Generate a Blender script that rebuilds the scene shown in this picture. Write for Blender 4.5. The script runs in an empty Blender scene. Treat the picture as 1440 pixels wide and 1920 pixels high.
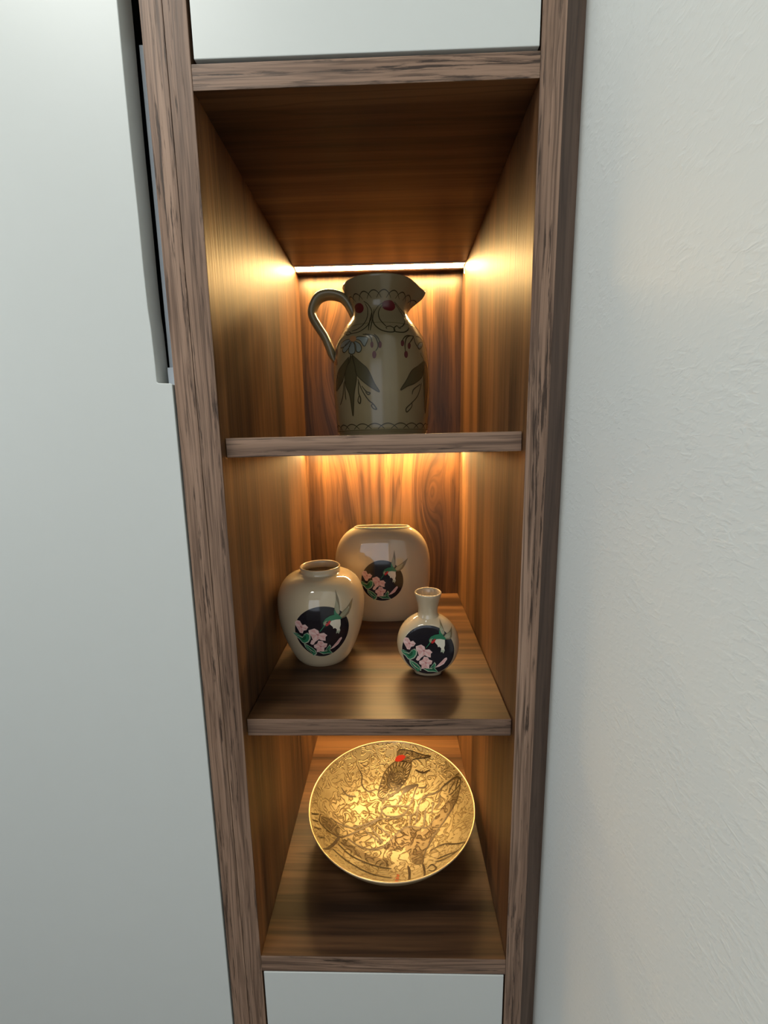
import bpy, bmesh, math, random
from mathutils import Vector, Matrix
random.seed(7)
S = bpy.context.scene
COL = S.collection
OFF = 1.75                      # height of the ceiling of the top niche above the floor
# ------------------------------------------------------------------ camera
def cam_axes(yaw, pitch, roll):
    cy, sy, cp, sp, cr, sr = math.cos(yaw), math.sin(yaw), math.cos(pitch), math.sin(pitch), math.cos(roll), math.sin(roll)
    f = Vector((sy*cp, cy*cp, sp)); r = Vector((cy, -sy, 0)); u = r.cross(f)
    return cr*r + sr*u, -sr*r + cr*u, f
cd = bpy.data.cameras.new('camera'); cam = bpy.data.objects.new('camera', cd); COL.objects.link(cam)
r_, u_, f_ = cam_axes(-0.0251, -0.1623, -0.0161)
M3 = Matrix((r_, u_, -f_)).transposed()
cam.matrix_world = Matrix.Translation((0.0197, -0.3862, OFF - 0.2861)) @ M3.to_4x4()
cd.sensor_fit = 'VERTICAL'; cd.sensor_height = 36.0; cd.lens = 780.11*36/1920
cd.clip_start = 0.01
S.camera = cam
# ------------------------------------------------------------------ world, lights, exposure
w = bpy.data.worlds.new('world'); S.world = w; w.use_nodes = True
w.node_tree.nodes['Background'].inputs[0].default_value = (0.62, 0.78, 1.0, 1)
w.node_tree.nodes['Background'].inputs[1].default_value = 1.0
def area(name, loc, target, sx, sy, power, col):
    l = bpy.data.lights.new(name, 'AREA'); l.shape = 'RECTANGLE'; l.size = sx; l.size_y = sy; l.energy = power; l.color = col
    o = bpy.data.objects.new(name, l); COL.objects.link(o); o.location = loc
    o.rotation_euler = (Vector(target) - Vector(loc)).to_track_quat('-Z', 'Z').to_euler()
    return o
area('window_daylight', (-0.47, -2.24, 1.65), (-0.47, 0, 1.65), 1.2, 1.5, 3.6, (1.0, 0.955, 0.88))
area('side_window_daylight', (-2.48, -1.0, 1.75), (0, -1.0, 1.75), 1.3, 1.3, 7, (0.95, 0.985, 1.0))
area('ceiling_fill', (-0.62, -0.52, 2.57), (-0.62, -0.52, 0), 0.5, 0.5, 13.5, (0.985, 1.0, 0.945))  # fill lamp added below the closed ceiling, brightens the doors towards the top
S.view_settings.view_transform = 'Standard'; S.view_settings.look = 'None'
S.view_settings.gamma = 1.0; S.view_settings.use_curve_mapping = False
S.view_settings.exposure = 0.0
S.cycles.use_denoising = True
S.cycles.max_bounces = 10; S.cycles.diffuse_bounces = 5
S.cycles.sample_clamp_indirect = 6.0

# surface drawings: (angle*1000, height*10000) on the jug and (x, y)*10000 in the bowl
JUG_ART = {"line":[[[127,1636],[-43,1592],[-156,1512],[-164,1420],[-103,1340],[27,1270],[184,1241],[321,1249],[322,1291],[244,1318],[154,1303],[164,1278]],[[168,1628],[40,1577],[-21,1508],[16,1416],[117,1338],[156,1315]],[[525,1654],[737,1601],[930,1520],[859,1408],[710,1309],[559,1254],[404,1245],[323,1257],[340,1300],[413,1327],[445,1297],[496,1301]],[[553,1634],[729,1570],[772,1470],[673,1390],[548,1329],[451,1306]],[[-528,1670],[-390,1633],[-247,1549],[-205,1440],[-266,1338],[-367,1286],[-482,1262],[-653,1262]],[[-487,1646],[-394,1574],[-334,1447],[-387,1355],[-507,1306],[-644,1294]],[[-653,1262],[-766,1258],[-960,1307],[-901,1324],[-745,1297],[-653,1262]],[[-169,1564],[-175,1402],[-189,1267]],[[-237,1515],[-237,1389],[-231,1269]],[[-105,1217],[-26,1169],[10,1109]],[[-349,1225],[-238,1215],[-167,1173],[-148,1120]],[[-294,1228],[-103,1194],[-39,1125],[-27,1063],[-76,1013]],[[517,1015],[525,1106],[588,1187],[737,1226]],[[453,1132],[540,1191],[645,1218],[791,1219]],[[629,1120],[718,1174],[791,1219]],[[785,1203],[799,1142],[909,1075],[980,1114]],[[880,1228],[1038,1230],[1163,1182]],[[-435,703],[-359,573],[-239,450],[-143,396],[-84,335],[-145,344],[-180,382],[-143,396]],[[-357,617],[-271,548],[-196,530],[-235,509],[-285,541]],[[-421,687],[-430,546],[-393,470],[-412,411],[-454,442],[-425,501]],[[916,662],[797,503],[634,406],[515,342],[531,297],[638,360],[648,414]],[[870,644],[686,574],[645,512]],[[-786,687],[-844,522],[-964,420]],[[-767,701],[-764,533],[-752,471]],[[1053,951],[959,1004],[956,1034]],[[-602,1005],[-615,931],[-710,863]],[[-569,1002],[-536,925],[-489,847]]],"leaf":[[[-650,979],[-831,905],[-1020,815],[-1116,611],[-870,678],[-764,777],[-677,891]],[[-602,1005],[-677,891],[-755,761],[-732,638],[-640,511],[-594,264],[-533,521],[-462,727],[-519,894]],[[-555,994],[-353,884],[-226,804],[-108,639],[-20,537],[-181,596],[-355,684],[-474,772],[-505,878]],[[1053,951],[844,871],[646,798],[511,673],[387,558],[535,606],[722,651],[939,741],[1003,854]],[[1098,940],[991,791],[1014,529],[1118,296],[1152,457],[1229,701],[1220,858]]],"berry":[[[-117,1092],[-119,1075],[-126,1062],[-138,1055],[-152,1056],[-164,1063],[-173,1077],[-176,1093],[-175,1110],[-167,1123],[-155,1130],[-141,1129],[-129,1122],[-120,1108]],[[45,1089],[41,1070],[31,1056],[17,1048],[1,1048],[-12,1056],[-21,1071],[-25,1090],[-21,1108],[-11,1122],[3,1130],[19,1130],[32,1121],[42,1107]],[[-63,971],[-67,953],[-78,938],[-94,930],[-111,930],[-126,938],[-137,954],[-141,974],[-137,993],[-126,1008],[-110,1016],[-93,1016],[-77,1006],[-66,991]],[[509,1115],[502,1099],[487,1084],[469,1076],[452,1075],[439,1082],[431,1095],[431,1112],[437,1128],[449,1142],[468,1150],[485,1151],[501,1145],[509,1132]],[[661,1092],[651,1075],[636,1060],[622,1052],[603,1051],[590,1057],[583,1070],[584,1087],[591,1104],[606,1118],[624,1127],[643,1128],[657,1122],[663,1109]],[[573,984],[566,965],[554,950],[534,941],[517,940],[501,948],[489,961],[486,979],[492,998],[505,1013],[524,1022],[545,1023],[561,1016],[570,1002]],[[-1062,1083],[-1052,1063],[-1061,1049],[-1083,1043],[-1112,1046],[-1140,1058],[-1179,1078],[-1218,1102],[-1242,1124],[-1234,1139],[-1204,1143],[-1162,1138],[-1114,1124],[-1081,1104]],[[-1054,958],[-1055,939],[-1070,926],[-1092,920],[-1120,923],[-1148,934],[-1174,952],[-1193,973],[-1192,992],[-1171,1005],[-1143,1010],[-1114,1007],[-1086,996],[-1066,978]]],"spot":[[[-552,1596],[-560,1569],[-595,1549],[-663,1541],[-772,1551],[-913,1577],[-1002,1607],[-1019,1635],[-981,1657],[-882,1668],[-782,1670],[-693,1663],[-617,1646],[-570,1623]],[[106,1636],[255,1663],[431,1664],[553,1627],[552,1582],[406,1541],[241,1545],[123,1573]]],"petal":[[[-638,1190],[-777,1197],[-929,1176],[-952,1124],[-827,1118],[-680,1149]],[[-638,1179],[-773,1135],[-856,1083],[-785,1044],[-678,1080],[-607,1141]],[[-600,1164],[-652,1115],[-652,1032],[-569,1005],[-500,1027],[-522,1119]],[[-550,1167],[-489,1101],[-467,1032],[-396,1017],[-357,1055],[-404,1117]],[[-520,1180],[-397,1153],[-305,1081],[-256,1117],[-233,1176],[-345,1197],[-465,1206]],[[959,1158],[859,1102],[909,1072],[1040,1120],[1104,1175]]],"heart":[[[-487,1185],[-494,1170],[-514,1159],[-545,1154],[-583,1157],[-622,1168],[-650,1183],[-664,1201],[-658,1216],[-638,1227],[-601,1231],[-563,1227],[-523,1216],[-500,1202]]]}
BOWL_ART = {"bird_body":[[[84,1012],[-31,954],[-132,858],[-192,711],[-229,572],[-210,482],[-149,448],[-90,513],[-55,583],[42,607],[165,674],[268,787],[323,894],[331,969],[225,993]]],"bird_head":[[[85,1047],[112,1110],[229,1106],[382,1061],[457,1024],[665,932],[504,967],[378,985],[313,956],[225,985],[148,999]]],"bird_wing":[[[-6,903],[83,945],[184,912],[232,832],[192,733],[104,652],[-6,630],[-68,699],[-56,810]]],"red":[[[51,1008],[85,1050],[176,1061],[239,1033],[161,995],[84,993]]],"seal":[[[68,-805],[101,-817],[97,-861],[70,-853]],[[55,-873],[93,-879],[89,-936],[55,-919]],[[47,-953],[85,-970],[81,-1045],[44,-1030]]],"shade":[[[1038,327],[992,166],[846,72],[696,-80],[547,-294],[447,-502],[417,-652],[280,-604],[265,-476],[185,-373],[253,-256],[387,-146],[525,-39],[673,122],[823,249]],[[-1037,-136],[-969,-61],[-880,-82],[-766,-127],[-768,-274],[-898,-246],[-1004,-231]],[[-682,-284],[-526,-375],[-290,-484],[-22,-552],[-21,-642],[-283,-597],[-513,-503],[-710,-395]],[[-129,-338],[-4,-206],[128,-69],[262,-16],[437,-41],[384,-194],[208,-326],[39,-382]]],"spot":[[[175,543],[226,646],[361,664],[429,647],[310,611]],[[208,-648],[241,-681],[252,-812],[217,-1180],[192,-1183],[217,-820]],[[406,-664],[435,-680],[441,-855],[405,-1129],[387,-1135],[416,-835]],[[-896,-717],[-775,-298],[-741,-314],[-869,-711]]],"line":[[[-1049,-93],[-1036,-224],[-935,-269],[-787,-284],[-687,-244],[-508,-105],[-318,27],[-186,119],[-28,133],[86,147],[201,210],[275,332]],[[-908,-36],[-796,-64],[-599,-66],[-407,18],[-232,117],[-166,208],[-181,333]],[[-158,347],[-149,424],[-54,489],[91,582],[239,657],[422,660],[382,583],[327,448],[276,357],[205,347],[41,350],[-123,335],[-156,261],[-97,184],[86,172],[226,259],[264,357]],[[88,388],[150,510],[201,625]],[[224,184],[339,201],[414,319],[468,428],[590,470],[731,467],[830,504],[949,513],[1038,484],[1085,408],[1066,362],[1020,354],[903,339]],[[1082,390],[1028,253],[920,126],[793,-1],[647,-142],[547,-294],[461,-453],[418,-636]],[[1013,467],[924,410],[895,365]],[[1056,450],[998,361]],[[-297,-359],[-129,-338],[-4,-206],[128,-64],[262,-4],[394,-25],[503,-48],[572,-2],[673,122]],[[-315,-23],[-132,-254]],[[-228,26],[-26,-160]],[[-400,-79],[-263,-188],[-131,-277]],[[413,296],[352,28]],[[527,274],[471,-32]],[[649,341],[609,162]],[[293,205],[263,33]],[[772,408],[707,227]],[[-644,-252],[-487,-341],[-295,-382],[-129,-350]],[[-748,-415],[-549,-549],[-281,-634],[-1,-691]],[[-807,-563],[-552,-701],[-269,-824],[1,-884]],[[466,-778],[530,-707],[576,-832],[531,-908],[482,-816]],[[534,-441],[744,-398],[970,-627],[881,-696],[706,-702],[574,-666]],[[617,-625],[754,-634],[878,-719]],[[-555,818],[-503,763],[-495,640],[-394,566],[-250,618]],[[-817,485],[-716,420],[-577,447]],[[432,615],[527,594],[578,624]],[[396,861],[517,798],[641,794]],[[-103,581],[-30,536],[91,605],[165,674]],[[-31,688],[18,630],[104,641],[154,696]],[[-6,741],[43,688],[105,708],[156,775]],[[19,801],[56,750],[106,768],[132,848]],[[-1147,-232],[-1066,-115]],[[-1119,-322],[-1052,-248]],[[-1070,-419],[-997,-330]],[[-1006,-546],[-926,-446]]]}
# ------------------------------------------------------------------ helpers
def tag(o, label=None, cat=None, group=None, kind=None):
    for k, v in (('label', label), ('category', cat), ('group', group), ('kind', kind)):
        if v: o[k] = v
    return o
def empty(name, loc, rz=0.0):
    o = bpy.data.objects.new(name, None); COL.objects.link(o); o.location = loc; o.rotation_euler = (0, 0, rz)
    o.empty_display_size = 0.02
    return o
def mesh_obj(name, verts, faces, mats, parent=None, smooth=False, fm=None):
    me = bpy.data.meshes.new(name); me.from_pydata([tuple(v) for v in verts], [], faces); me.update()
    for m in (mats if isinstance(mats, (list, tuple)) else [mats]): me.materials.append(m)
    if fm: me.polygons.foreach_set('material_index', fm)
    if smooth: me.polygons.foreach_set('use_smooth', [True]*len(me.polygons))
    o = bpy.data.objects.new(name, me); COL.objects.link(o)
    if parent: o.parent = parent
    return o
def bm_obj(name, bm, mats, parent=None, smooth=False):
    bmesh.ops.recalc_face_normals(bm, faces=bm.faces)
    me = bpy.data.meshes.new(name); bm.to_mesh(me); bm.free()
    for m in (mats if isinstance(mats, (list, tuple)) else [mats]): me.materials.append(m)
    if smooth: me.polygons.foreach_set('use_smooth', [True]*len(me.polygons))
    o = bpy.data.objects.new(name, me); COL.objects.link(o)
    if parent: o.parent = parent
    return o
def add_box(bm, x0, x1, y0, y1, z0, z1):
    vs = [bm.verts.new((x, y, z)) for x in (x0, x1) for y in (y0, y1) for z in (z0, z1)]
    for q in ((0,1,3,2),(4,6,7,5),(0,4,5,1),(2,3,7,6),(0,2,6,4),(1,5,7,3)): bm.faces.new([vs[i] for i in q])
    return vs
def box(name, x0, x1, y0, y1, z0, z1, mat, parent=None, bev=0.0):
    bm = bmesh.new(); add_box(bm, x0, x1, y0, y1, z0, z1)
    if bev: bmesh.ops.bevel(bm, geom=list(bm.edges), offset=bev, segments=2, profile=0.6, affect='EDGES')
    return bm_obj(name, bm, mat, parent)
def interp(x, xs, ys):
    if x <= xs[0]: return ys[0]
    for i in range(1, len(xs)):
        if x <= xs[i]:
            t = (x - xs[i-1])/(xs[i] - xs[i-1]); return ys[i-1] + t*(ys[i] - ys[i-1])
    return ys[-1]
def catmull(P, n=6, closed=False):
    out = []; N = len(P); g = (lambda i: P[i % N]) if closed else (lambda i: P[max(0, min(N-1, i))])
    for i in range(N if closed else N-1):
        a, b, c, d = g(i-1), g(i), g(i+1), g(i+2)
        for k in range(n):
            t = k/n
            out.append(tuple(0.5*((2*b[j]) + (c[j]-a[j])*t + (2*a[j]-5*b[j]+4*c[j]-d[j])*t*t + (3*b[j]-a[j]-3*c[j]+d[j])*t**3) for j in range(len(b))))
    if not closed: out.append(tuple(P[-1]))
    return out
def lathe_mesh(prof, n=72, dr=None):
    """prof: (r, z) from the outside bottom up and over to the inside bottom"""
    vs, fs = [], []
    for r, z in prof:
        for k in range(n):
            a = 2*math.pi*k/n
            p = Vector((r*math.sin(a), -r*math.cos(a), z))
            vs.append(dr(p, a) if dr else p)
    for i in range(len(prof)-1):
        for k in range(n):
            fs.append((i*n+k, i*n+(k+1) % n, (i+1)*n+(k+1) % n, (i+1)*n+k))
    fs.append(tuple(range(n))[::-1]); m = (len(prof)-1)*n; fs.append(tuple(range(m, m+n)))
    return vs, fs
# ------------------------------------------------------------------ materials
def new_mat(name):
    m = bpy.data.materials.new(name); m.use_nodes = True
    nt = m.node_tree; return m, nt, nt.nodes['Principled BSDF']
def nd(nt, t, **kw):
    n = nt.nodes.new(t)
    for k, v in kw.items():
        if k.startswith('i_'):
            key = k[2:]; n.inputs[int(key) if key.isdigit() else key].default_value = v
        else: setattr(n, k, v)
    return n
def math_n(nt, op, a, b=None, c=None):
    n = nt.nodes.new('ShaderNodeMath'); n.operation = op
    for i, v in enumerate((a, b, c)):
        if v is None: continue
        if isinstance(v, (int, float)): n.inputs[i].default_value = v
        else: nt.links.new(v, n.inputs[i])
    return n.outputs[0]
def ramp(nt, fac, stops):
    r = nt.nodes.new('ShaderNodeValToRGB'); e = r.color_ramp.elements
    while len(e) < len(stops): e.new(0.5)
    for x, (p, c) in zip(e, stops):
        x.position = p; x.color = (*c, 1) if len(c) == 3 else c
    nt.links.new(fac, r.inputs[0]); return r.outputs[0]
def mix(nt, fac, a, b, mode='MIX'):
    n = nt.nodes.new('ShaderNodeMix'); n.data_type = 'RGBA'; n.blend_type = mode
    for i, v in ((0, fac), (6, a), (7, b)):
        if isinstance(v, (int, float)): n.inputs[i].default_value = v
        elif isinstance(v, tuple): n.inputs[i].default_value = (*v, 1)
        else: nt.links.new(v, n.inputs[i])
    return n.outputs[2]
def plain(name, col, rough=0.5, spec=0.5, metal=0.0, coat=0.0, var=0.06):
    m, nt, b = new_mat(name)
    no = nd(nt, 'ShaderNodeTexNoise', i_Scale=35.0, i_Detail=2.0)
    tc = nd(nt, 'ShaderNodeTexCoord'); nt.links.new(tc.outputs['Object'], no.inputs['Vector'])
    c = mix(nt, no.outputs['Fac'], tuple(x*(1-var) for x in col), tuple(min(1, x*(1+var)) for x in col))
    nt.links.new(c, b.inputs['Base Color'])
    b.inputs['Roughness'].default_value = rough; b.inputs['Specular IOR Level'].default_value = spec
    b.inputs['Metallic'].default_value = metal; b.inputs['Coat Weight'].default_value = coat
    return m
def wood(name, axis, dark, mid, light, rough=0.42, cracks=0.0, bands=0.6, offs=(0, 0, 0), fibre=210, bump=0.12, figure=None, spec=0.5, con=1.9):
    m, nt, b = new_mat(name); L = nt.links
    tc = nd(nt, 'ShaderNodeTexCoord')
    add = nd(nt, 'ShaderNodeVectorMath', operation='ADD'); add.inputs[1].default_value = offs
    L.new(tc.outputs['Object'], add.inputs[0]); base = add.outputs[0]
    # slow sideways drift of the grain lines
    wn = nd(nt, 'ShaderNodeTexNoise', i_Scale=1.0, i_Detail=2.0)
    mw = nd(nt, 'ShaderNodeMapping'); sc = [7, 7, 7]; sc[axis] = 3.2; mw.inputs['Scale'].default_value = sc
    L.new(base, mw.inputs['Vector']); L.new(mw.outputs[0], wn.inputs['Vector'])
    sub = nd(nt, 'ShaderNodeVectorMath', operation='SUBTRACT'); L.new(wn.outputs['Color'], sub.inputs[0]); sub.inputs[1].default_value = (.5, .5, .5)
    scl = nd(nt, 'ShaderNodeVectorMath', operation='SCALE'); L.new(sub.outputs[0], scl.inputs[0]); scl.inputs['Scale'].default_value = 0.03 if figure else 0.012
    ad2 = nd(nt, 'ShaderNodeVectorMath', operation='ADD'); L.new(base, ad2.inputs[0]); L.new(scl.outputs[0], ad2.inputs[1])
    vec = ad2.outputs[0]
    if figure:
        # knots and cathedral arches bend the grain sideways
        sx = nd(nt, 'ShaderNodeSeparateXYZ'); L.new(vec, sx.inputs[0]); s0 = nd(nt, 'ShaderNodeSeparateXYZ'); L.new(tc.outputs['Object'], s0.inputs[0])
        X, Z = sx.outputs[0], s0.outputs[2]; X0 = s0.outputs[0]
        tot = X
        for kx, kz, amp, wx, wz, odd in figure:
            dx = math_n(nt, 'DIVIDE', math_n(nt, 'SUBTRACT', X0, kx), wx); dz = math_n(nt, 'DIVIDE', math_n(nt, 'SUBTRACT', Z, kz), wz)
            d2 = math_n(nt, 'ADD', math_n(nt, 'MULTIPLY', dx, dx), math_n(nt, 'MULTIPLY', dz, dz))
            g = math_n(nt, 'POWER', 2.718, math_n(nt, 'MULTIPLY', d2, -1.0))
            if odd: g = math_n(nt, 'MULTIPLY', g, dx)
            tot = math_n(nt, 'MULTIPLY_ADD', g, amp, tot)
        cb = nd(nt, 'ShaderNodeCombineXYZ'); L.new(tot, cb.inputs[0]); L.new(sx.outputs[1], cb.inputs[1]); L.new(sx.outputs[2], cb.inputs[2]); vec = cb.outputs[0]
    def noise(across, along, detail=3.0, rgh=0.55):
        mp = nd(nt, 'ShaderNodeMapping'); s = [across]*3; s[axis] = along; mp.inputs['Scale'].default_value = s
        L.new(vec, mp.inputs['Vector']); n = nd(nt, 'ShaderNodeTexNoise', i_Scale=1.0, i_Detail=detail, i_Roughness=rgh)
        L.new(mp.outputs[0], n.inputs['Vector']); return n.outputs['Fac']
    fine = noise(fibre, 7.0); lines = noise(62, 1.1, 3.0, 0.6); broad = noise(17, 0.7, 2.0)
    v = math_n(nt, 'ADD', math_n(nt, 'MULTIPLY', broad, bands), math_n(nt, 'MULTIPLY', lines, 1.0 - bands*0.6))
    v = math_n(nt, 'ADD', v, math_n(nt, 'MULTIPLY', fine, 0.22))
    n0 = (bands + 1 - bands*0.6 + 0.22)*0.5
    v = math_n(nt, 'MULTIPLY_ADD', math_n(nt, 'SUBTRACT', v, n0), con, 0.5)
    c = ramp(nt, v, [(0.12, dark), (0.5, mid), (0.88, light)])
    hgt = fine
    # thin dark vein lines where a slow noise crosses its middle
    ln = noise(46, 0.9, 2.0, 0.5)
    vein = ramp(nt, math_n(nt, 'ABSOLUTE', math_n(nt, 'SUBTRACT', ln, 0.5)), [(0.0, (1, 1, 1)), (0.02 if not figure else 0.03, (0, 0, 0))])
    c = mix(nt, math_n(nt, 'MULTIPLY', vein, 0.45 if not figure else 0.55), c, tuple(x*0.55 for x in dark))
    if figure:
        l3 = noise(120, 1.0, 2.0, 0.5)
        v3_ = ramp(nt, math_n(nt, 'ABSOLUTE', math_n(nt, 'SUBTRACT', l3, 0.5)), [(0.0, (1, 1, 1)), (0.03, (0, 0, 0))])
        c = mix(nt, math_n(nt, 'MULTIPLY', v3_, 0.45), c, tuple(x*0.8 for x in dark))
    if cracks:
        st = noise(420, 9.0, 3.0, 0.6)                                   # close dark hairlines
        c = mix(nt, math_n(nt, 'MULTIPLY', ramp(nt, st, [(0.46, (0, 0, 0)), (0.66, (1, 1, 1))]), 0.75*cracks), c, tuple(x*0.62 for x in dark))
        cr = noise(330, 17.0, 5.0, 0.65); gate = noise(85, 4.5, 2.0)
        cm = math_n(nt, 'MULTIPLY', ramp(nt, cr, [(0.545, (0, 0, 0)), (0.61, (1, 1, 1))]), ramp(nt, gate, [(0.40, (0, 0, 0)), (0.54, (1, 1, 1))]))
        c = mix(nt, math_n(nt, 'MULTIPLY', cm, cracks), c, tuple(x*0.33 for x in dark))
        l2 = noise(150, 1.6, 2.0, 0.5)
        v2 = ramp(nt, math_n(nt, 'ABSOLUTE', math_n(nt, 'SUBTRACT', l2, 0.5)), [(0.0, (1, 1, 1)), (0.022, (0, 0, 0))])
        c = mix(nt, math_n(nt, 'MULTIPLY', v2, 0.7*cracks), c, tuple(x*0.45 for x in dark))
        hgt = math_n(nt, 'SUBTRACT', fine, math_n(nt, 'MULTIPLY', cm, 1.2))
    L.new(c, b.inputs['Base Color'])
    bp = nd(nt, 'ShaderNodeBump', i_Strength=bump, i_Distance=0.0008); L.new(hgt, bp.inputs['Height']); L.new(bp.outputs[0], b.inputs['Normal'])
    b.inputs['Roughness'].default_value = rough; b.inputs['Specular IOR Level'].default_value = spec
    return m
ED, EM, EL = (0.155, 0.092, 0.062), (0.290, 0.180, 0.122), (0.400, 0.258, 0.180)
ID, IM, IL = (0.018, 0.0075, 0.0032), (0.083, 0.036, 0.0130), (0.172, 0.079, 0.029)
M = {}
M['edge_v'] = wood('walnut_edge_vertical', 2, ED, EM, EL, 0.55, 0.95, 0.45, (0.3, 0, 0), 240, 0.25, spec=0.3)
M['edge_v2'] = wood('walnut_edge_vertical_two', 2, ED, EM, EL, 0.55, 0.95, 0.45, (1.37, 0, 0.8), 240, 0.25, spec=0.3)
M['edge_h'] = wood('walnut_edge_horizontal', 0, ED, EM, EL, 0.55, 1.0, 0.4, (0, 0, 0.13), 240, 0.25, spec=0.3)
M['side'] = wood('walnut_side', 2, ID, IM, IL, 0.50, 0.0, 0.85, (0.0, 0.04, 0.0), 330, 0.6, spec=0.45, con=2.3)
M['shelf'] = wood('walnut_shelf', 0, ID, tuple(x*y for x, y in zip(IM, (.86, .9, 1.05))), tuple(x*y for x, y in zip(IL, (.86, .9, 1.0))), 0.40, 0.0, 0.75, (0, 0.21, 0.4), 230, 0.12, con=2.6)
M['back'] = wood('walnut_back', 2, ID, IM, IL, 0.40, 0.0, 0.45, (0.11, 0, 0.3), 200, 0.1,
                 figure=[(0.082, 1.375, 0.030, 0.020, 0.075, False), (-0.02, 1.30, 0.05, 0.05, 0.17, True), (-0.09, 1.60, 0.035, 0.03, 0.10, False), (0.04, 1.63, -0.02, 0.04, 0.14, True), (0.0, 1.0, 0.04, 0.05, 0.14, True)])
M['filler'] = wood('walnut_filler_shaded', 2, tuple(x*0.6 for x in ED), tuple(x*0.55 for x in EM), tuple(x*0.6 for x in EL), 0.5, 0.3, 0.5, (2.1, 0, 0), 220, 0.1)  # edge veneer tones darkened to paint in the shade beside the post
M['white'] = plain('white_lacquer', (0.655, 0.672, 0.645), 0.38, 0.4, var=0.012)
M['dark'] = plain('carcass_gap_shade', (0.02, 0.024, 0.028), 0.6)  # near-black colour paints in the shadow seen through the door's pull gap
M['alu'] = plain('aluminium', (0.62, 0.66, 0.70), 0.35, 0.5, 0.3)
M['profile'] = plain('led_profile_metal', (0.55, 0.50, 0.45), 0.35, 0.5, 0.6)
def paint():
    m, nt, b = new_mat('wall_paint'); L = nt.links
    tc = nd(nt, 'ShaderNodeTexCoord')
    mp = nd(nt, 'ShaderNodeMapping'); mp.inputs['Scale'].default_value = (1, 0.7, 1.25); L.new(tc.outputs['Object'], mp.inputs['Vector'])
    n1 = nd(nt, 'ShaderNodeTexNoise', i_Scale=210.0, i_Detail=2.0, i_Roughness=0.5, i_Distortion=0.5); L.new(mp.outputs[0], n1.inputs['Vector'])
    n2 = nd(nt, 'ShaderNodeTexNoise', i_Scale=30.0, i_Detail=1.0); L.new(tc.outputs['Object'], n2.inputs['Vector'])
    h = math_n(nt, 'MULTIPLY', ramp(nt, n1.outputs['Fac'], [(0.45, (0, 0, 0)), (0.75, (1, 1, 1))]), ramp(nt, n2.outputs['Fac'], [(0.3, (.25, .25, .25)), (0.65, (1, 1, 1))]))
    bp = nd(nt, 'ShaderNodeBump', i_Strength=0.2, i_Distance=0.0009); L.new(h, bp.inputs['Height']); L.new(bp.outputs[0], b.inputs['Normal'])
    b.inputs['Base Color'].default_value = (0.745, 0.77, 0.74, 1); b.inputs['Roughness'].default_value = 0.6; b.inputs['Specular IOR Level'].default_value = 0.3
    return m
M['paint'] = paint()
M['room'] = plain('room_paint', (0.34, 0.315, 0.28), 0.7, 0.2)
M['ceil'] = plain('ceiling_paint', (0.78, 0.78, 0.76), 0.8, 0.2)
M['floor'] = wood('oak_floor', 0, (0.06, 0.04, 0.025), (0.11, 0.075, 0.05), (0.16, 0.11, 0.07), 0.5, 0.2, 0.5, (0, 0, 0), 120)
def emit(name, col, st):
    m, nt, b = new_mat(name); nt.nodes.remove(b)
    e = nd(nt, 'ShaderNodeEmission'); e.inputs[0].default_value = (*col, 1); e.inputs[1].default_value = st
    nt.links.new(e.outputs[0], nt.nodes['Material Output'].inputs[0]); return m
M['led'] = emit('warm_led', (1.0, 0.625, 0.235), 195)
def glaze(name, col, col2, rough=0.07, bump=0.0, ior=1.5):
    m, nt, b = new_mat(name); L = nt.links
    tc = nd(nt, 'ShaderNodeTexCoord'); n1 = nd(nt, 'ShaderNodeTexNoise', i_Scale=28.0, i_Detail=3.0); L.new(tc.outputs['Object'], n1.inputs['Vector'])
    L.new(mix(nt, n1.outputs['Fac'], col, col2), b.inputs['Base Color'])
    b.inputs['Roughness'].default_value = rough; b.inputs['IOR'].default_value = ior
    if bump:
        bp = nd(nt, 'ShaderNodeBump', i_Strength=bump, i_Distance=0.001); L.new(n1.outputs['Fac'], bp.inputs['Height']); L.new(bp.outputs[0], b.inputs['Normal'])
    return m
M['cream'] = glaze('cream_glaze', (0.53, 0.42, 0.275), (0.57, 0.455, 0.305), 0.05, 0.0, 1.75)
M['jug'] = glaze('olive_cream_glaze', (0.195, 0.150, 0.078), (0.235, 0.185, 0.098), 0.16, 0.12)
for k, c in dict(black=(0.012, 0.010, 0.014), green=(0.03, 0.17, 0.085), dkgreen=(0.012, 0.075, 0.035), pale=(0.38, 0.42, 0.30), pink=(0.66, 0.36, 0.33), rose=(0.50, 0.20, 0.20),
                 blush=(0.74, 0.50, 0.46), red=(0.50, 0.03, 0.03), ivory=(0.72, 0.66, 0.53), wing=(0.20, 0.155, 0.09), wing2=(0.31, 0.29, 0.19),
                 jline=(0.035, 0.028, 0.012), jleaf=(0.060, 0.050, 0.022), jberry=(0.085, 0.022, 0.020), jspot=(0.10, 0.012, 0.014), jpetal=(0.15, 0.165, 0.14), jheart=(0.30, 0.15, 0.06), jband=(0.07, 0.06, 0.02)).items():
    M[k] = plain('paint_' + k, c, 0.12 if k[0] != 'j' else 0.25)
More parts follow.
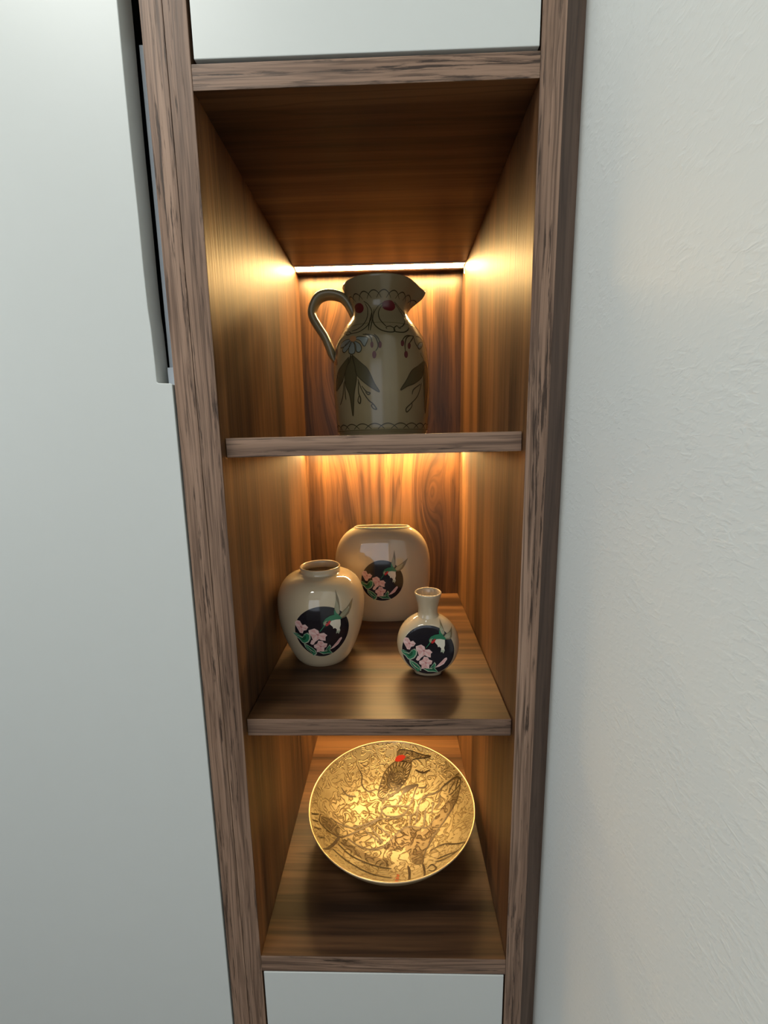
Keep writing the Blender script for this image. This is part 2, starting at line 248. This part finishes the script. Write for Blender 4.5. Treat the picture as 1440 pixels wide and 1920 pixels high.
def gold(name, ca, cb, worm_dark=(0.50, 0.43, 0.30), metal=0.35):
    m, nt, b = new_mat(name); L = nt.links
    tc = nd(nt, 'ShaderNodeTexCoord')
    n1 = nd(nt, 'ShaderNodeTexNoise', i_Scale=62.0, i_Detail=2.0, i_Distortion=1.7); L.new(tc.outputs['Object'], n1.inputs['Vector'])
    worm = ramp(nt, math_n(nt, 'ABSOLUTE', math_n(nt, 'SUBTRACT', n1.outputs['Fac'], 0.5)), [(0.0, (0, 0, 0)), (0.06, (1, 1, 1))])
    n2 = nd(nt, 'ShaderNodeTexNoise', i_Scale=14.0, i_Detail=4.0); L.new(tc.outputs['Object'], n2.inputs['Vector'])
    c = ramp(nt, n2.outputs['Fac'], [(0.36, ca), (0.6, cb)])
    c = mix(nt, 1.0, c, mix(nt, worm, worm_dark, (1.0, 1.0, 1.0)), 'MULTIPLY')
    L.new(c, b.inputs['Base Color'])
    h = math_n(nt, 'ADD', worm, math_n(nt, 'MULTIPLY', n2.outputs['Fac'], 1.2))
    bp = nd(nt, 'ShaderNodeBump', i_Strength=0.7, i_Distance=0.0014); L.new(h, bp.inputs['Height']); L.new(bp.outputs[0], b.inputs['Normal'])
    b.inputs['Metallic'].default_value = metal; b.inputs['Roughness'].default_value = 0.44
    return m
M['gold'] = gold('gold_leaf', (0.25, 0.20, 0.10), (0.47, 0.40, 0.23), (0.52, 0.44, 0.30), metal=0.25)
M['bshade'] = gold('gold_shade', (0.10, 0.075, 0.033), (0.185, 0.14, 0.07), (0.6, 0.5, 0.4))
M['bbody'] = gold('gold_feather', (0.075, 0.055, 0.02), (0.13, 0.095, 0.04), (0.5, 0.45, 0.4))
M['bwing'] = gold('gold_wing', (0.11, 0.085, 0.04), (0.17, 0.13, 0.06), (0.4, 0.36, 0.3))
M['bhead'] = gold('gold_head', (0.17, 0.125, 0.055), (0.25, 0.19, 0.09), (0.5, 0.45, 0.4))
M['goldrim'] = plain('gold_rim', (0.70, 0.52, 0.30), 0.3, 0.5, 0.5)
M['bowl_out'] = plain('bowl_outside', (0.30, 0.21, 0.11), 0.35)
for k, c in dict(bline=(0.05, 0.032, 0.011), bdark=(0.04, 0.025, 0.012), bseal=(0.35, 0.08, 0.03), bred=(0.45, 0.03, 0.012), btick=(0.40, 0.33, 0.19)).items():
    M[k] = plain('ink_' + k, c, 0.4, 0.5, 0.15)

# ------------------------------------------------------------------ the room
Z = lambda z: OFF + z
tag(box('floor', -2.7, 0.30, -2.4, 0.72, -0.1, 0.0, M['floor']), kind='structure')
tag(box('ceiling', -2.7, 0.30, -2.4, 0.72, 2.6, 2.7, M['ceil']), kind='structure')
tag(box('wall_right', 0.1797, 0.30, -2.4, 0.62, 0.0, 2.6, M['paint']), kind='structure')
tag(box('wall_back', -2.6, 0.30, 0.62, 0.72, 0.0, 2.6, M['paint']), kind='structure')
def wall_with_opening(name, ax, u0, u1, w0, w1, a0, a1, zb, zt):
    """a wall whose window opening spans u = a0..a1 along the wall and z = zb..zt"""
    bm = bmesh.new()
    for p, q, z0, z1 in ((u0, a0, 0, 2.6), (a1, u1, 0, 2.6), (a0, a1, 0, zb), (a0, a1, zt, 2.6)):
        if ax == 'x': add_box(bm, p, q, w0, w1, z0, z1)
        else: add_box(bm, w0, w1, p, q, z0, z1)
    return tag(bm_obj(name, bm, M['room']), kind='structure')
wall_with_opening('wall_front', 'x', -2.6, 0.1797, -2.4, -2.3, -1.12, 0.17, 0.85, 2.45)
wall_with_opening('wall_left', 'y', -2.4, 0.72, -2.7, -2.6, -1.7, -0.3, 1.05, 2.45)
for i, (loc, rz, hw, hh) in enumerate((((-0.475, -2.35, 0.85), 0, .645, 1.6), ((-2.65, -1.0, 1.05), math.pi/2, .7, 1.4))):
    wn = tag(empty('window_%d' % (i+1), loc, rz), kind='structure')
    bm = bmesh.new()
    for a in ((-hw, -hw+.05, 0, hh), (hw-.05, hw, 0, hh), (-hw+.05, hw-.05, 0, .05), (-hw+.05, hw-.05, hh-.05, hh), (-.02, .02, .05, hh-.05)): add_box(bm, a[0], a[1], -.03, .03, a[2], a[3])
    bm_obj('window_frame', bm, M['white'], wn)

# ------------------------------------------------------------------ the tall display cabinet
cab = tag(empty('display_cabinet', (0, 0, 0)), 'tall narrow walnut cabinet with three lit open niches between white doors', 'cabinet')
HB, HT = 0.0, 2.45
W = 0.14; D = 0.3807
def board(name, x0, x1, y0, y1, z0, z1, face, front, parent=cab, bev=0.0006):
    """a board whose front edge banding (facing the room) has its own veneer"""
    o = box(name, x0, x1, y0, y1, z0, z1, [face, front], parent, bev)
    for p in o.data.polygons:
        if p.normal.y < -0.6: p.material_index = 1
    return o
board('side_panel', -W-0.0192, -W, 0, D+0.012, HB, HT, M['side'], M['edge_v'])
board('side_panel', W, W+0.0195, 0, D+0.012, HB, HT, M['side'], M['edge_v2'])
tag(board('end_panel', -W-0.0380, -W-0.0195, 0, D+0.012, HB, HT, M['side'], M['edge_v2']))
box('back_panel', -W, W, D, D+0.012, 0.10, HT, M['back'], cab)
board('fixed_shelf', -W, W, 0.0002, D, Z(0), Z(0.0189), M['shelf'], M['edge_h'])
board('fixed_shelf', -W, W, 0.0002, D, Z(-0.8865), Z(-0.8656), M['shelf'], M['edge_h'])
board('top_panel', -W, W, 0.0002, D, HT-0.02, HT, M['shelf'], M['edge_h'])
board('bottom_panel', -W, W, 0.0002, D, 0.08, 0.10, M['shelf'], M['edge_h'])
s1 = board('shelf', -W+.0008, W-.0008, 0.010, D, -0.0182, 0, M['shelf'], M['edge_h'])
TILT = -0.0068
s1.location = (0, 0, Z(-0.2775)); s1.rotation_euler = (0, TILT, 0)
board('shelf', -W+.0008, W-.0008, 0.010, D, Z(-0.5909), Z(-0.5716), M['shelf'], M['edge_h'])
box('door', -W+0.0027, W-0.0012, 0.0, 0.018, Z(0.0189+0.0030), HT-0.004, M['white'], cab, 0.0007)
box('door', -W+0.0020, W-0.0018, 0.0, 0.018, 0.103, Z(-0.8865-0.0012), M['white'], cab, 0.0007)
box('plinth', -W, W, 0.03, 0.046, 0.0, 0.08, M['edge_h'], cab)
tag(box('filler_strip', W+0.0197, 0.1796, 0.015, 0.033, HB, HT, M['filler'], cab), 'set-back wood strip, shade put into its colour')
for i, (zc, tilt) in enumerate(((0.0, 0), (-0.2957, TILT), (-0.5909, 0))):
    h = empty('light_strip', (0, 0, Z(zc))); h.rotation_euler = (0, tilt, 0); h.parent = cab
    bm = bmesh.new(); add_box(bm, -W+.001, W-.001, 0.3385, 0.3412, -0.0012, 0.0); add_box(bm, -W+.001, W-.001, 0.3580, 0.3640, -0.0016, 0.0)
    bm_obj('metal_profile', bm, M['profile'], h)
    box('diffuser', -W+.0025, W-.0025, 0.3413, 0.3579, -0.0010, -0.0001, M['led'], h)
def tube(name, pts, rad, mat, parent, n=8, seg=6, closed_ends=True, flat=None):
    P = [Vector(q) for q in catmull(pts, seg)]
    vs, fs = [], []
    for i, q in enumerate(P):
        t = (P[min(i+1, len(P)-1)] - P[max(i-1, 0)]).normalized()
        a = Vector((0, 1, 0)); b = t.cross(a).normalized(); a = b.cross(t).normalized()
        ra, rb = flat(i/(len(P)-1)) if flat else (rad, rad)
        for k in range(n):
            an = 2*math.pi*k/n; vs.append(q + a*ra*math.cos(an) + b*rb*math.sin(an))
    for i in range(len(P)-1):
        for k in range(n): fs.append((i*n+k, i*n+(k+1) % n, (i+1)*n+(k+1) % n, (i+1)*n+k))
    fs.append(tuple(range(n))[::-1]); m = (len(P)-1)*n; fs.append(tuple(range(m, m+n)))
    return mesh_obj(name, vs, fs, mat, parent, True)
tube('wire', [(W-.0035, .345, Z(-.0008)), (W-.0015, .350, Z(-.004)), (W-.001, .352, Z(-.010)), (W-.001, .350, Z(-.014))], 0.0006, M['alu'], cab)

# ------------------------------------------------------------------ the white wardrobe on the left
wd = tag(empty('wardrobe', (0, 0, 0)), 'white wardrobe with finger pull cut into its door, left of the walnut cabinet', 'wardrobe')
outl = [(-0.72, 0.10), (-0.1802, 0.10), (-0.1802, Z(-0.2300))]
outl += [(-0.1815, Z(-.2290)), (-0.1925, Z(-.2286)), (-0.1938, Z(-.2278)), (-0.1941, Z(-.2262))]
outl += [(-0.1939, Z(-.2137)), (-0.1944, Z(-.1817)), (-0.1954, Z(-.1657)), (-0.1957, Z(-.1326)), (-0.1955, Z(-.0873)), (-0.1958, Z(-.037)), (-0.1955, Z(.0188)), (-0.1951, Z(.0644)), (-0.1950, Z(.22)), (-0.1938, Z(.235)), (-0.1802, Z(.236)), (-0.1802, HT), (-0.72, HT)]
n = len(outl)
vs = [(x, 0.0, z) for x, z in outl] + [(x, 0.022, z) for x, z in outl]
fs = [tuple(range(n)), tuple(range(n, 2*n))[::-1]] + [((i+1) % n, i, n+i, n+(i+1) % n) for i in range(n)]
dr = mesh_obj('door', vs, fs, M['white'], wd)
bv = dr.modifiers.new('bevel', 'BEVEL'); bv.width = 0.0006; bv.segments = 2; bv.limit_method = 'ANGLE'
bm = bmesh.new(); add_box(bm, -0.72, -0.1790, 0.10, 0.60, 0.0, HT); add_box(bm, -0.72, -0.26, 0.03, 0.10, 0.0, HT)
bm_obj('carcass', bm, M['dark'], wd)
box('pull_strip', -0.1914, -0.1802, 0.020, 0.028, Z(-.2125), Z(.050), M['alu'], wd, 0.0005)
box('strip_end', -0.1895, -0.1792, 0.012, 0.030, Z(-.2300), Z(-.2130), M['alu'], wd, 0.0005)

# ------------------------------------------------------------------ painted decoration: thin layers that follow the glazed surface
def decal(name, polys, fmap, mats, parent, cell, lift, smooth_n=0):
    """polys: list of (material index, outline in surface units); returns one mesh that hugs the surface"""
    vs, fs, fm = [], [], []
    for lay, (mi, P) in enumerate(polys):
        if smooth_n: P = catmull(P, smooth_n, True)
        bm = bmesh.new(); bm.faces.new([bm.verts.new((a, b, 0)) for a, b in P])
        xs = [a for a, b in P]; ys = [b for a, b in P]
        for ax, lo, hi in ((0, min(xs), max(xs)), (1, min(ys), max(ys))):
            k = math.floor(lo/cell) + 1
            while k*cell < hi:
                co = [0, 0, 0]; no = [0, 0, 0]; co[ax] = k*cell; no[ax] = 1
                bmesh.ops.bisect_plane(bm, geom=list(bm.verts)+list(bm.edges)+list(bm.faces), plane_co=co, plane_no=no, dist=1e-7); k += 1
        bmesh.ops.triangulate(bm, faces=list(bm.faces))
        bm.verts.index_update(); o = len(vs)
        vs += [fmap(v.co.x, v.co.y, lift + lay*0.00004) for v in bm.verts]
        for f in bm.faces: fs.append([o+v.index for v in f.verts]); fm.append(mi)
        bm.free()
    ob = mesh_obj(name, vs, fs, mats, parent, True, fm)
    return ob
def ribbons(name, lines, width, fmap, mat, parent, lift, asp=1.0, seg=6):
    vs, fs = [], []
    for P in lines:
        Q = catmull(P, seg); o = len(vs)
        for i, q in enumerate(Q):
            a, b = Q[max(i-1, 0)], Q[min(i+1, len(Q)-1)]
            tx, ty = (b[0]-a[0])*asp, b[1]-a[1]; l = math.hypot(tx, ty) or 1e-9
            wd_ = width*(0.55 + 0.45*math.sin(math.pi*min(1, max(0, i/(len(Q)-1)))))/2
            nx, ny = -ty/l*wd_/asp, tx/l*wd_
            vs += [fmap(q[0]+nx, q[1]+ny, lift), fmap(q[0]-nx, q[1]-ny, lift)]
        for i in range(len(Q)-1): fs.append((o+2*i, o+2*i+1, o+2*i+3, o+2*i+2))
    return mesh_obj(name, vs, fs, mat, parent, True)
# the hummingbird-and-blossoms medallion, drawn once in its own units (disc radius 1)
def mt(L): return [((x-700)/385.0, (1100-y)/345.0) for x, y in L]
BIRD = [(0, mt([(925,590),(945,700),(945,790),(940,860),(905,900),(865,880),(858,840),(880,760),(905,690)])),
        (0, mt([(1172,730),(1120,840),(1075,900),(1020,935),(955,940),(930,900),(965,860),(1040,820),(1100,780)])),
        (1, mt([(905,690),(928,760),(935,850),(905,895),(868,878),(862,840),(882,760)])),
        (1, mt([(1090,810),(1060,870),(1010,915),(960,925),(940,900),(970,865),(1040,830)])),
        (2, mt([(870,800),(890,850),(930,890),(910,905),(865,885),(858,840)])),
        (3, mt([(805,960),(830,935),(945,935),(948,1020),(935,1060),(945,1095),(925,1140),(910,1115),(885,1125),(895,1070),(870,1045),(845,1050),(840,1025),(815,1000),(795,975)])),
        (4, mt([(890,1090),(943,1090),(925,1140),(908,1112),(885,1125)])),
        (2, mt([(720,990),(712,950),(745,905),(800,878),(860,868),(920,885),(965,930),(945,945),(880,935),(825,940),(790,960),(760,985),(735,995)])),
        (1, mt([(722,985),(720,955),(745,935),(770,935),(760,960),(740,990)])),
        (5, mt([(745,980),(770,955),(800,932),(812,942),(802,975),(772,1000),(748,1002)])),
        (6, mt([(755,948),(772,942),(780,952),(768,962),(755,958)])),
        (2, mt([(728,985),(740,992),(672,1072),(664,1068)]))]
FLOWERS = [mt([(330,960),(370,930),(410,935),(440,985),(480,975),(518,1010),(490,1050),(450,1060),(430,1100),(390,1095),(360,1040),(335,1000)]),
           mt([(520,1050),(560,1038),(600,1025),(650,1055),(660,1095),(720,1090),(765,1130),(740,1150),(740,1205),(690,1195),(650,1175),(600,1210),(565,1190),(550,1130),(520,1090)]),
           mt([(570,1262),(620,1240),(640,1195),(700,1205),(715,1235),(765,1250),(750,1300),(720,1310),(715,1370),(660,1360),(600,1375),(605,1320),(570,1300)])]
FC = [mt([(420,1010)])[0], mt([(635,1110)])[0], mt([(665,1280)])[0]]
LEAVES = [mt([(250,1112),(340,1105),(420,1150),(450,1110),(500,1085),(540,1110),(535,1170),(500,1220),(440,1250),(400,1240),(360,1190),(300,1150)]),
          mt([(420,1250),(470,1260),(540,1300),(590,1350),(600,1400),(540,1445),(520,1390),(460,1340),(430,1300)]),
          mt([(620,1370),(720,1378),(745,1335),(800,1268),(820,1300),(805,1360),(860,1420),(780,1410),(700,1412)])]
BUD = mt([(975,1195),(982,1220),(935,1290),(865,1332),(808,1347),(860,1295),(910,1245),(945,1208)])
STEM = mt([(520,1240),(548,1185),(600,1205),(570,1250),(545,1258)])
def toward(P, c, k, dx=0, dy=0): return [(c[0]+(a-c[0])*k+dx, c[1]+(b-c[1])*k+dy) for a, b in P]
def centre(P): return (sum(a for a, b in P)/len(P), sum(b for a, b in P)/len(P))
def medallion(vase, fmap, R):
    cell = 0.12
    fm = lambda u, v, l: fmap(u*R, v*R, l)
    disc = decal('painted_medallion', [(0, [(math.cos(2*math.pi*k/72), math.sin(2*math.pi*k/72)) for k in range(72)])], fm, [M['black']], vase, 0.08, 0.00012)
    disc['label'] = 'black round medallion with hummingbird and pink blossoms'
    for P in LEAVES:
        c = centre(P)
        vein = [(c[0]+(P[0][0]-c[0])*0.8, c[1]+(P[0][1]-c[1])*0.8), (c[0]+.01, c[1]+.02), (c[0]+(P[4][0]-c[0])*.8, c[1]+(P[4][1]-c[1])*.8), (c[0]-.01, c[1]-.02)]
        decal('painted_leaf', [(0, P), (1, toward(P, c, 0.84)), (2, toward(P, c, 0.45)), (0, vein)], fm, [M['pale'], M['green'], M['dkgreen']], disc, cell, 0.00022)
    decal('painted_bud', [(0, BUD), (1, toward(BUD, centre(BUD), 0.65, .02, .02)), (0, STEM)], fm, [M['blush'], M['pink']], disc, cell, 0.00022)
    for P, c in zip(FLOWERS, FC):
        pet = [(0, P)]
        N = len(P)
        for k in range(5):                                            # five petals, each inside its own fifth of the outline
            a = [P[int(N*(k+t)/5) % N] for t in (0.15, 0.5, 0.85)]
            cc = ((c[0]*0.45 + sum(q[0] for q in a)/3*0.55), (c[1]*0.45 + sum(q[1] for q in a)/3*0.55))
            tri = [(c[0]*.8+cc[0]*.2, c[1]*.8+cc[1]*.2)] + [(cc[0]+(q[0]-cc[0])*0.72, cc[1]+(q[1]-cc[1])*0.72) for q in a]
            pet.append((1, tri))
        pet.append((2, [(c[0]+.03*math.cos(t*1.257)*(1 if t % 2 else 2), c[1]+.03*math.sin(t*1.257)*(1 if t % 2 else 2)) for t in range(5)]))
        decal('painted_blossom', pet, fm, [M['blush'], M['pink'], M['rose']], disc, cell, 0.00030)
    decal('painted_hummingbird', BIRD, fm, [M['wing'], M['wing2'], M['green'], M['ivory'], M['pale'], M['red'], M['black']], disc, cell, 0.00040)
Z2 = Z(-0.5716)
# ------------------------------------------------------------------ round vase (left, middle niche)
LP = [(0, .0335), (.0015, .0350), (.006, .0385), (.012, .0417), (.022, .0463), (.0325, .0501), (.0425, .0532), (.053, .0556), (.063, .0571), (.073, .0580), (.083, .0579), (.092, .0567), (.100, .0541), (.107, .0500), (.1125, .0445), (.1160, .0385), (.1178, .0330), (.1186, .0285), (.1195, .0265), (.1225, .0262), (.1255, .0268), (.1265, .0266)]
v1 = empty('round_vase', (-0.0803, 0.148, Z2))
tag(v1, 'round-shouldered cream vase with short wide collar, beside the left niche wall', 'vase', 'cream hummingbird vases')
op = catmull([(r, z) for z, r in LP], 3)
prof = [(0.0, 0.0015), (0.030, 0.0015), (0.0315, 0.0)] + op + [(.0258, .1272), (.0248, .1268), (.0240, .1240), (.0240, .1185), (.030, .1150), (.042, .108), (.050, .098), (.054, .08), (.050, .045), (.036, .012), (0.0, .006)]
vs, fs = lathe_mesh(prof[1:-1], 96)
mesh_obj('body', vs, fs, M['cream'], v1, True)
zs = [q[1] for q in op]; rs = [q[0] for q in op]
def map_round(s, t, l, th0=0.175, zc=0.0565):
    z = zc + t; r = interp(z, zs, rs); th = th0 + s/0.0560
    r += l
    return Vector((r*math.sin(th), -r*math.cos(th), z))
medallion(v1, map_round, 0.0352)
# ------------------------------------------------------------------ flat pillow vase (back)
v2 = empty('pillow_vase', (-0.0005, 0.272, Z2))
tag(v2, 'large flat cream vase with wide slit mouth, standing at the back of the shelf', 'vase', 'cream hummingbird vases')
PZ = [(0, .049, .019), (.002, .0525, .0205), (.008, .0585, .0235), (.018, .0645, .027), (.032, .0705, .0295), (.050, .0752, .0312), (.068, .0775, .032), (.085, .0778, .032), (.100, .0772, .0315), (.112, .0755, .0302), (.124, .0722, .028), (.134, .0672, .0252), (.143, .0600, .0215), (.149, .0525, .0178), (.1525, .0465, .0150), (.1545, .0445, .0138)]
PZs = catmull(PZ, 3)
def sup(a, b, t, n=2.35):
    c, s = math.cos(t), math.sin(t)
    return a*math.copysign(abs(s)**(2/n), s), -b*math.copysign(abs(c)**(2/n), c)
def section_mesh(rows, n=96, ex=2.35):
    vs, fs = [], []
    for z, a, b in rows:
        for k in range(n):
            x, y = sup(a, b, 2*math.pi*k/n, ex); vs.append((x, y, z))
    for i in range(len(rows)-1):
        for k in range(n): fs.append((i*n+k, i*n+(k+1) % n, (i+1)*n+(k+1) % n, (i+1)*n+k))
    fs.append(tuple(range(n))[::-1]); m = (len(rows)-1)*n; fs.append(tuple(range(m, m+n)))
    return vs, fs
rows = [(0, .047, .0175)] + PZs + [(.1549, .0435, .0130), (.1545, .0425, .0122), (.1515, .0435, .0125), (.146, .052, .0160), (.13, .065, .021), (.08, .074, .028), (.02, .06, .022)]
vs, fs = section_mesh(rows); mesh_obj('body', vs, fs, M['cream'], v2, True)
pz = [q[0] for q in PZs]; pa = [q[1] for q in PZs]; pb = [q[2] for q in PZs]
def map_pillow(s, t, l):
    z = 0.0735 + t; a, b = interp(z, pz, pa), interp(z, pz, pb)
    return Vector((s, -b*(1-min(.999, abs(s)/a)**2.35)**(1/2.35) - l, z))
medallion(v2, map_pillow, 0.0331)
# ------------------------------------------------------------------ moon flask (right, front)
v3 = empty('flask_vase', (0.0598, 0.1025, Z2), -0.075)
tag(v3, 'small cream flask vase with slender flared neck, right of the round vase', 'vase', 'cream hummingbird vases')
CZ = 0.0400
FP = [(0, -.0205), (.016, -.0205), (.0285, -.0203), (.0312, -.0196), (.0330, -.0178), (.0352, -.0140), (.0372, -.0090), (.0384, -.0040), (.0387, 0.0)]
FPs = catmull(FP, 4)
FPs = FPs + [(r, -y) for r, y in FPs[::-1][1:]]
vs, fs = [], []; n = 84
for r, y in FPs:
    for k in range(n):
        a = 2*math.pi*k/n; vs.append((max(r, .0004)*math.sin(a), y, CZ + max(r, .0004)*math.cos(a)))
for i in range(len(FPs)-1):
    for k in range(n): fs.append((i*n+k, (i+1)*n+k, (i+1)*n+(k+1) % n, i*n+(k+1) % n))
mesh_obj('body', vs, fs, M['cream'], v3, True)
nk = [(.064, .0295, .0120), (.0672, .0258, .0140), (.0705, .0205, .0150), (.0738, .0158, .0140), (.0772, .0130, .0126), (.0812, .0119, .0118), (.0865, .0122, .0122), (.0920, .0133, .0133), (.0980, .0148, .0148), (.1030, .0162, .0162), (.1046, .0165, .0165)]
nks = catmull(nk, 3)
rows = nks + [(.1056, .0163, .0163), (.1060, .0155, .0155), (.1055, .0145, .0145), (.1030, .0136, .0136), (.0950, .0115, .0115), (.0850, .0098, .0098), (.075, .0098, .0098)]
vs, fs = section_mesh(rows, 64, 2.0); mesh_obj('neck', vs, fs, M['cream'], v3, True)
rows = [(0, .0160, .0100), (.0008, .0172, .0112), (.0030, .0176, .0116), (.0060, .0190, .0125), (.0085, .0210, .0135)]
vs, fs = section_mesh(rows, 48, 2.3); mesh_obj('foot', vs, fs, M['cream'], v3, True)
fr = [q[0] for q in FPs[:33]]; fy = [q[1] for q in FPs[:33]]
def map_flask(s, t, l):
    R = 0.0312; rho = math.hypot(s, t)
    if rho > R:
        k = (R + (rho-R)*0.36)/rho; s *= k; t *= k; rho = math.hypot(s, t)
    return Vector((s, interp(rho, fr, fy) - l - 0.00025*min(1, rho/0.02), CZ + t))
medallion(v3, map_flask, 0.0312)
# ------------------------------------------------------------------ painted jug (top niche)
jug = empty('jug', (0.005, 0.2, Z(-0.2774))); jug.rotation_euler = (0, TILT, 0)
tag(jug, 'olive-cream painted jug with loop handle and spout, alone in the top niche', 'jug')
JP = [(0, .0595), (.004, .0598), (.006, .0605), (.008, .0618), (.03, .0632), (.0575, .0647), (.0827, .0643), (.1062, .0622), (.1247, .0580), (.1402, .0489), (.150, .0413), (.158, .0372), (.166, .0375), (.1735, .0405), (.1835, .0450), (.1926, .0485)]
jo = JP[:4] + [(z, r) for z, r in catmull(JP[3:], 4)][1:]
jzs = [q[0] for q in jo]; jrs = [q[1] for q in jo]
def spout(p, a):
    d = (a - math.pi/2 + math.pi) % (2*math.pi) - math.pi
    t = min(1, max(0, (p.z - 0.158)/0.034)); k = t*t*(3-2*t)
    g = math.exp(-(d/0.27)**2)
    p = p.copy()
    p.x += 0.0120*g*k; p.z -= 0.0075*math.exp(-(d/0.30)**2)*k
    p.y *= 1 - 0.35*g*k
    return p
prof = [(.055, .002), (.057, 0.0)] + [(r, z) for z, r in jo] + [(.0481, .1938), (.0466, .1941), (.0450, .1930), (.0415, .182), (.036, .172), (.0335, .162), (.037, .150), (.045, .139), (.054, .12), (.060, .09), (.060, .02), (.05, .008)]
vs, fs = lathe_mesh(prof, 120, spout); mesh_obj('body', vs, fs, M['jug'], jug, True)
HP = [(-.0330, .1575), (-.0385, .1690), (-.0440, .1775), (-.0520, .1838), (-.0670, .1868), (-.0805, .1830), (-.0885, .1710), (-.0893, .1600), (-.0829, .1475), (-.0735, .1325), (-.0680, .1190), (-.0645, .1080), (-.0615, .1010)]
tube('handle', [(x, 0, z) for x, z in HP], 0.005, M['jug'], jug, 20, 6, True, lambda t: (0.0108 + 0.002*math.sin(t*3.1), 0.0061 if t < 0.88 else 0.0061*(1-(t-0.88)/0.12*0.6)))
def map_jug(th, z, l):
    r = interp(z, jzs, jrs) + l
    return spout(Vector((r*math.sin(th), -r*math.cos(th), z)), th % (2*math.pi))
J = {k: [[(a/1000.0, b/1e4) for a, b in P] for P in L] for k, L in JUG_ART.items()}
for P in J['line']: ribbons('painted_stroke', [P], 0.0014, map_jug, M['jline'], jug, 0.0003, asp=0.055)
SCL = 0.06                                                            # decal cells are in metres, so angles are scaled on the way in
map_jug_s = lambda s, z, l: map_jug(s/SCL, z, l)
JS = {k: [[(a*SCL, b) for a, b in P] for P in L] for k, L in J.items()}
def jd(name, key, mat, lift, outline=False):
    for P, Q in zip(JS[key], J[key]):
        o = decal(name, [(0, P)], map_jug_s, [mat], jug, 0.004, lift, 2)
        if outline: ribbons('outline', [Q + Q[:1]], 0.0011, map_jug, M['jline'], o, lift + 0.00012, asp=SCL)
jd('painted_leaf', 'leaf', M['jleaf'], 0.00022, True)
jd('painted_berry', 'berry', M['jberry'], 0.00022)
jd('painted_petal', 'petal', M['jpetal'], 0.00022, True)
jd('painted_spot', 'spot', M['jspot'], 0.00022)
jd('painted_flower_heart', 'heart', M['jheart'], 0.0004)
def scallops(N, z0, h):
    L = []
    for k in range(N):
        a0 = 2*math.pi*(k - 0.25)/N; a1 = 2*math.pi*(k + 1.25)/N
        L.append([(a0 + (a1-a0)*t/6, z0 + h*(1-(2*t/6-1)**2)) for t in range(7)])
    return L
for sc in (scallops(24, .0100, .0065), scallops(20, .1690, .0080)): ribbons('scallop_border', sc, 0.0011, map_jug, M['jline'], jug, 0.0003, asp=0.055, seg=3)
ring = lambda z: [(2*math.pi*t/64, z) for t in range(65)]
for zz in (.0088, .1370): ribbons('painted_band', [ring(zz)], 0.0009, map_jug, M['jband'], jug, 0.00028, asp=0.055, seg=1)
# ------------------------------------------------------------------ gold bowl (bottom niche)
bw = empty('bowl', (0.0105, 0.154, Z(-0.8656)))
tag(bw, 'wide shallow gold-leaf bowl with a woodpecker drawing, alone in the bottom niche', 'bowl')
BP = [(0, .012), (.03, .0125), (.05, .0145), (.07, .0195), (.09, .0295), (.105, .042), (.1155, .0545), (.1188, .0592)]
bi = catmull(BP, 4)
vs, fs = lathe_mesh([(max(r, .0005), z) for r, z in bi], 120); mesh_obj('gold_leaf_inside', vs, fs[:-1], M['gold'], bw, True)
out = [(.040, .0), (.046, .0), (.047, .006), (.060, .0085), (.080, .0175), (.098, .030), (.110, .043), (.1185, .0560)]
vs, fs = lathe_mesh([(.040, .004)] + catmull(out, 3), 96); mesh_obj('shell', vs, fs[:-1], M['bowl_out'], bw, True)
rim = [(.1185, .0560), (.1202, .0585), (.1212, .0603), (.1208, .0613), (.1196, .0611), (.1188, .0592)]
vs, fs = lathe_mesh(catmull(rim, 3), 120); mesh_obj('rim', vs, fs[:-2], M['goldrim'], bw, True)
br = [q[0] for q in bi]; bz = [q[1] for q in bi]
def map_bowl(x, y, l):
    r = math.hypot(x, y)
    if r > .1186: x *= .1186/r; y *= .1186/r; r = .1186
    return Vector((x, y, interp(r, br, bz) + l))
B = {k: [[(a/1e4, b/1e4) for a, b in P] for P in L] for k, L in BOWL_ART.items()}
def bd(name, key, mat, lift, outline=False):
    for P in B[key]:
        o = decal(name, [(0, P)], map_bowl, [mat], bw, 0.006, lift, 2)
        if outline: ribbons('outline', [P + P[:1]], 0.0011, map_bowl, M['bline'], o, lift + 0.0002)
bd('drawn_branch', 'shade', M['bshade'], 0.0003)
bd('drawn_bird_body', 'bird_body', M['bbody'], 0.0004, True)
bd('drawn_bird_head', 'bird_head', M['bhead'], 0.0004, True)
bd('drawn_wing', 'bird_wing', M['bwing'], 0.0006, True)
bd('drawn_crest', 'red', M['bred'], 0.0007)
bd('drawn_seal', 'seal', M['bseal'], 0.0004)
bd('drawn_twig', 'spot', M['bdark'], 0.0005)
for P in B['line']: ribbons('drawn_stroke', [P], 0.0022, map_bowl, M['bline'], bw, 0.0006)
# rows of feather marks on the bird: pale ticks down both edges, dark arcs across the wing
BB = B['bird_body'][0]; bc = centre(BB)
for q in range(len(BB)):
    for t in (0.25, 0.75):
        a, e = BB[q], BB[(q+1) % len(BB)]
        p0 = (a[0]+(e[0]-a[0])*t, a[1]+(e[1]-a[1])*t)
        ribbons('feather_mark', [[toward([p0], bc, 0.93)[0], toward([p0], bc, 0.74)[0]]], 0.0013, map_bowl, M['btick'], bw, 0.0011)
BW = B['bird_wing'][0]; wc = (centre(BW)[0], centre(BW)[1] + 0.004)
for k in (0.92, 0.74, 0.56, 0.38, 0.2): ribbons('feather_arc', [toward(BW, wc, k)[3:] + toward(BW[:1], wc, k)], 0.0011, map_bowl, M['bdark'], bw, 0.0012)
